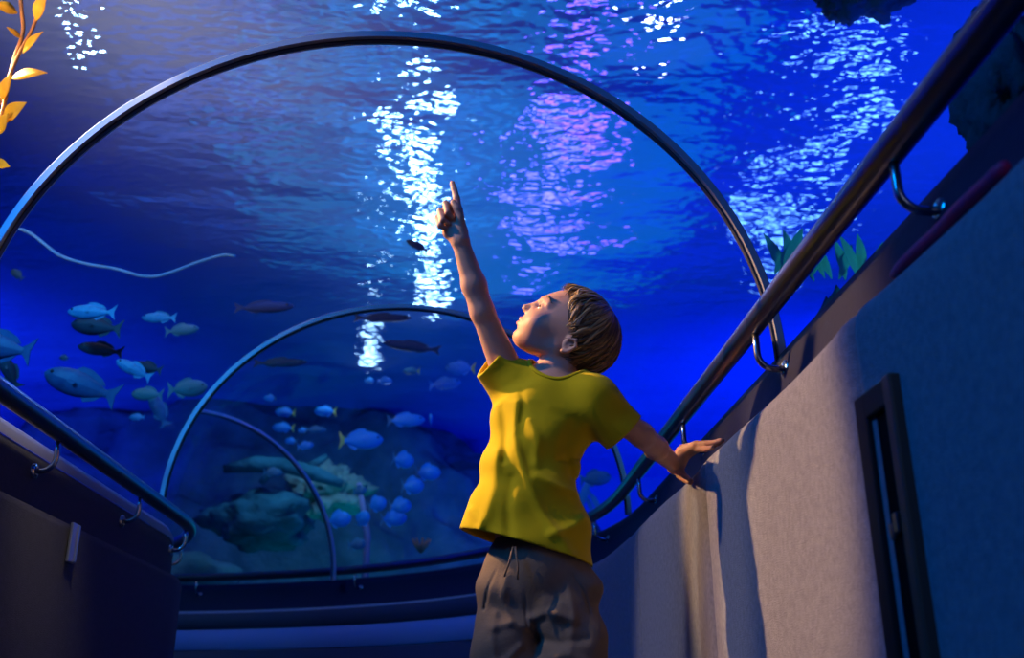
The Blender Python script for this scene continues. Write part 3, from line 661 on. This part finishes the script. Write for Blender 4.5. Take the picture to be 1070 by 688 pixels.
# ---- T-shirt
def prof_fn(tab):                                     # tab rows: z, x0, x1 (silhouette), yc, depth half
    tab = np.array(sorted(tab)); return lambda z: [np.interp(z, tab[:,0], tab[:,i]).astype(np.float32) for i in range(1, tab.shape[1])]
rows = []
for (py, xl, xr, dy, b_) in [(404,548,606,.005,.050),(414,528,624,.005,.062),(430,515,628,.002,.075),(450,512,625,0,.082),(480,505,606,0,.084),(500,499,603,0,.084),(520,492,606,-.002,.086),(550,482,613,-.004,.090),(575,475,617,-.006,.093),(600,470,622,-.006,.095)]:
    pl, pr = Q(xl, py, BY), Q(xr, py, BY); rows.append(((pl[2]+pr[2])/2, (pl[0]+pr[0])/2, (pr[0]-pl[0])/2, BY+dy, b_))
tp = prof_fn(rows)
CR = [([(540,420),(536,455),(548,500),(568,540),(598,582)], .0075, .010), ([(526,420),(530,450),(527,480)], -.006, .009), ([(553,440),(562,462),(560,485)], .005, .010),
      ([(600,440),(590,465),(600,492)], -.006, .010), ([(622,462),(604,474),(586,478)], -.007, .007), ([(560,500),(585,510),(603,512)], .006, .009), ([(520,470),(516,510),(505,548)], .006, .012),
      ([(535,500),(530,530),(532,562)], -.005, .010), ([(575,560),(600,550),(612,540)], .005, .009), ([(492,530),(502,545),(500,558)], .005, .007), ([(545,405),(548,425),(545,440)], -.004, .006), ([(575,425),(600,430),(612,426)], .004, .01)]
CRW = [([Q(a, b, BY-.08)[[0,2]] for a, b in pts], amp, w) for pts, amp, w in CR]
def creases(x, y, z, CRW=CRW):
    d = 0
    for pts, amp, w in CRW:
        m = None
        for a, b in zip(pts[:-1], pts[1:]):
            ab = b-a; t = np.clip(((x-a[0])*ab[0] + (z-a[1])*ab[1])/(ab@ab), 0, 1); q = (x-a[0]-t*ab[0])**2 + (z-a[1]-t*ab[1])**2
            m = q if m is None else np.minimum(m, q)
        d = d + amp*np.exp(-m/(w*w))
    return d*(y < BY+.01)
def torso(x, y, z, o=0.):
    cx, a, cy, b = tp(z); r = np.sqrt(((x-cx)/(a-o))**2 + ((y-cy)/(b-o))**2)
    wv = .0035*np.sin(38*x+22*z+3*np.sin(17*z)) + .0025*np.sin(61*z-27*x+1) + .002*np.sin(45*y+33*z)
    return (r-1)*np.minimum(a-o, b-o)*.9 - (creases(x, y, z) + wv)*.85
top = max(r[0] for r in rows)
def half(p, n): p = A3(p); n = A3(n)/np.linalg.norm(n); return lambda x, y, z: (x-p[0])*n[0] + (y-p[1])*n[1] + (z-p[2])*n[2]
hl_, hr_ = Q(478,551,BY-.02), Q(618,592,BY-.02); hem_n = np.cross(hr_-hl_, A3((0,1,.05))); hem_n = hem_n if hem_n[2] < 0 else -hem_n
hem = half((hl_+hr_)/2, hem_n)
slR0, slR1 = shR + A3((.004,0,-.004)), Q(511,379,BY-.015); slL0, slL1 = shL + A3((-.005,0,0)), Q(651,453,BY-.03)
def sleeve(a, b, ra, rb, o, clip):
    def f(x, y, z):
        d = cone_sd(x, y, z, a, b+(b-a)*.5, ra-o, rb-o) - .0022*np.sin(95*z+40*x) - .0015*np.sin(70*x-50*y)
        return np.maximum(d, half(b, b-a)(x, y, z)) if clip else d
    return f
def shirt_part(o, clip):
    D = Field((-.15, 1.74, .48), (.38, 2.17, 1.14), .0026)
    lo, hi = D.lo, D.lo+D.n*D.h
    t = lambda x, y, z: np.maximum(torso(x, y, z, o), np.maximum(z-(top+.004-o*.5), hem(x, y, z) if clip else -1))
    D.put(t, lo, hi, 0)
    for c, a, r0, r1 in ((slR0, slR1, .043, .036), (slL0, slL1, .052, .047)): D.put(sleeve(c, a, r0, r1, o, clip), lo, hi, .022)
    D.cone(shR+A3((.01,0,.012)), neck+A3((-.02,.0,-.026)), .034-o, .028-o, .02); D.cone(shL+A3((-.01,0,.008)), neck+A3((.025,0,-.024)), .036-o, .028-o, .02)
    D.ell(chest+upv*.01, (.092-o,.074-o,.105-o), AX, .03); D.cone(chest+upv*.055-side*.03, shR, .050-o, .042-o, .03); D.cone(chest+upv*.055+side*.03, shL, .050-o, .042-o, .03)
    return D
O = shirt_part(0, True); I_ = shirt_part(.008, False)
solid = O.d.copy(); O.d = np.maximum(O.d, -I_.d)
nk0 = neck + A3((-.004,-.016,-.040)); nkd = H(-.01,0,0)-neck; nkd /= np.linalg.norm(nkd); nkd = nkd*.3 + A3((-.05,-.35,.9)); nkd /= np.linalg.norm(nkd)
O.cone(nk0 - nkd*.004, nk0+nkd*.08, .049, .066, .002, 'cut')
V, F = O.mesh(); shirt = fast_mesh('t_shirt', V, F, M['shirt'], boy, None, 1); shirt['label'] = 'yellow short-sleeved cotton T-shirt'
# ribbed collar ring
s1 = np.cross(nkd, A3((0,1,0))); s1 /= np.linalg.norm(s1); s2 = np.cross(nkd, s1)
ring = []
for t in np.linspace(0, 2*math.pi, 61)[:-1]:
    rd = s1*math.cos(t) + s2*math.sin(t); last = nk0 + rd*.052
    for h in np.linspace(-.03, .08, 111):
        p = nk0 - nkd*.004 + nkd*h + rd*RS*(.049 + .017*max(0, h)/.084); ii = np.clip(np.round((p-O.lo)/O.h).astype(int), 0, O.n-1)
        if solid[tuple(ii)] < 0: last = p
    ring.append(last)
ring = np.array(ring)
for _ in range(3): ring = (np.roll(ring, 1, 0) + ring*2 + np.roll(ring, -1, 0))/4
ring = [Vector(q) for q in ring]; ring.append(ring[0])
MB().tube(ring, .0052, 10, False, .6).build('collar', M['shirt'], shirt)
# ---- shorts
SEAM = [([(549,590),(551,640),(554,662)],-.004,.0022), ([(519,594),(511,612),(507,634)],-.004,.0022), ([(600,600),(612,618),(619,640)],-.004,.0022), ([(506,668),(548,672)],.0,.003),
        ([(556,645),(575,640),(600,648)],.006,.009), ([(552,655),(535,650),(515,655)],.006,.008), ([(560,664),(585,672),(612,668)],-.005,.008), ([(530,600),(526,625),(535,648)],.005,.008),
        ([(570,605),(580,625),(570,645)],-.005,.009), ([(595,612),(600,640),(596,680)],.004,.008), ([(518,640),(514,670),(520,700)],.004,.007), ([(545,675),(530,690),(515,695)],.005,.007), ([(565,690),(590,684),(615,694)],.005,.008)]
SEAMW = [([Q(a, b, BY-.09)[[0,2]] for a, b in pts], amp, w) for pts, amp, w in SEAM]
def shorts_part(o, clip):
    D = Field((-.12, 1.74, .16), (.36, 2.17, .68), .0028); lo, hi = D.lo, D.lo+D.n*D.h
    def leg(h_, k_, r0, r1):
        e = h_*.18+k_*.82; c1 = half(e, (0,0,-1))
        def f(x, y, z):
            d = cone_sd(x, y, z, h_, e+(e-h_)*.2, r0-o, r1-o) - .0045*np.sin(34*z+30*x+2*np.sin(25*z)) - .003*np.sin(70*z-35*x) - .003*np.sin(50*x+20*y) - creases(x, y, z, SEAMW)
            return np.maximum(d, c1(x, y, z)) if clip else d
        return f
    D.put(leg(hipR+A3((-.008,0,0)), knR, .063, .064), lo, hi, 0); D.put(leg(hipL+A3((.002,0,0)), knL, .067, .066), lo, hi, .012)
    wz = pelvis[2]+.055
    D.put(lambda x, y, z: np.maximum(ell_sd(x, y, z, pelvis+A3((0,0,-.0)), (.098-o,.082-o,.10-o), AX) - .003*np.sin(60*x+20*z), (z-wz) if clip else z-wz-.02), lo, hi, .02)
    return D
O = shorts_part(0, True); I_ = shorts_part(.009, False); O.d = np.maximum(O.d, -I_.d)
V, F = O.mesh(); sh = fast_mesh('shorts', V, F, M['shorts'], boy, None, 1); sh['label'] = 'wrinkled khaki cotton shorts'
for (a, b, c) in (((536,572),(532,588),(527,603)), ((538,572),(541,590),(541,606))):
    MB().tube([Q(*a, BY-.098), Q(*b, BY-.104), Q(*c, BY-.103)], .0022, 6).build('drawstring', M['shorts'], sh)

# ---- hair: flattened locks flowing from the crown
random.seed(5); rng = random
pole = -hf*.30 + hu*.95; pole /= np.linalg.norm(pole); e1 = hf*.95 + hu*.30; e1 /= np.linalg.norm(e1); e2 = hl
HC = H(.006,0,.034); HRd = tuple(q*RS for q in (.088,.070,.072))
def scalp(th, ph, off):
    d = pole*math.cos(th) + (e1*math.cos(ph) + e2*math.sin(ph))*math.sin(th)
    l = np.array([d@hf, d@hl, d@hu]); r = 1/math.sqrt(sum((l[i]/HRd[i])**2 for i in range(3))); return HC + d*(r+off), d
def thmax(ph):                                        # hairline, by direction round the crown (0 = forehead, 90 = left ear)
    a = abs((math.degrees(ph)+180) % 360 - 180)
    return math.radians(np.interp(a, [0,25,45,62,75,88,105,130,155,180], [74,76,82,93,99,96,112,124,126,126]))
hb = MB(); mats = []
P = []
for i in range(0, 25):
    row = []
    for j in range(73):
        ph = 2*math.pi*j/72; th = max(.001, thmax(ph)*i/24*.97); row.append(scalp(th, ph, .0045 if i < 23 else .001)[0])
    P.append(row)
hb.grid(P); mats += [2]*(len(hb.f)-len(mats))
def lock(ph, t0, t1, off, wd, sw, mi):
    n = 9; top = []; 
    rowsL = []
    for i in range(n):
        u = i/(n-1); th = t0+(t1-t0)*u; p = ph + sw*u*u + .02*math.sin(u*5+ph*9); o = off + .0030*math.sin(u*math.pi) - .004*u**4
        c, d = scalp(th, p, o); c2, _ = scalp(th+.02, p+sw*.04*u, o); t = c2-c; t /= np.linalg.norm(t); sd = np.cross(t, d); sd /= np.linalg.norm(sd)
        w = wd*(1-.92*u**2.6)*(.55+.45*min(1, u*4)); hh = w*.32
        rowsL.append([c+sd*w, c+sd*w*.6+d*hh*.8, c+d*hh, c-sd*w*.6+d*hh*.8, c-sd*w, c-d*hh, c+sd*w])
    hb.grid(rowsL); mats.extend([mi]*(len(hb.f)-len(mats)))
for q in range(900):
    ph = rng.uniform(0, 2*math.pi); a = abs((math.degrees(ph)+180) % 360 - 180); tm = thmax(ph)
    t0 = rng.choice([.03,.10,.25,.45,.7])*tm; t1 = min(tm*rng.uniform(.9,1.08), t0 + rng.uniform(.45,.75)*tm + .25)
    sw = rng.uniform(-.22,.22) + (.30 if 15 < a < 80 else 0)*(1 if math.sin(ph) > 0 else -1)
    lock(ph, t0, t1, rng.uniform(.003,.0125), rng.uniform(.0020,.0044), sw, rng.choice([0,1,1,1] if a < 50 else [0,0,1,2,2] if a > 110 else [0,0,1,1,2]))
mesh_obj('hair', hb.v, hb.f, [M['hair_a'], M['hair_b'], M['hair_c']], boy, True, mats)['label'] = 'tousled dark blond hair'
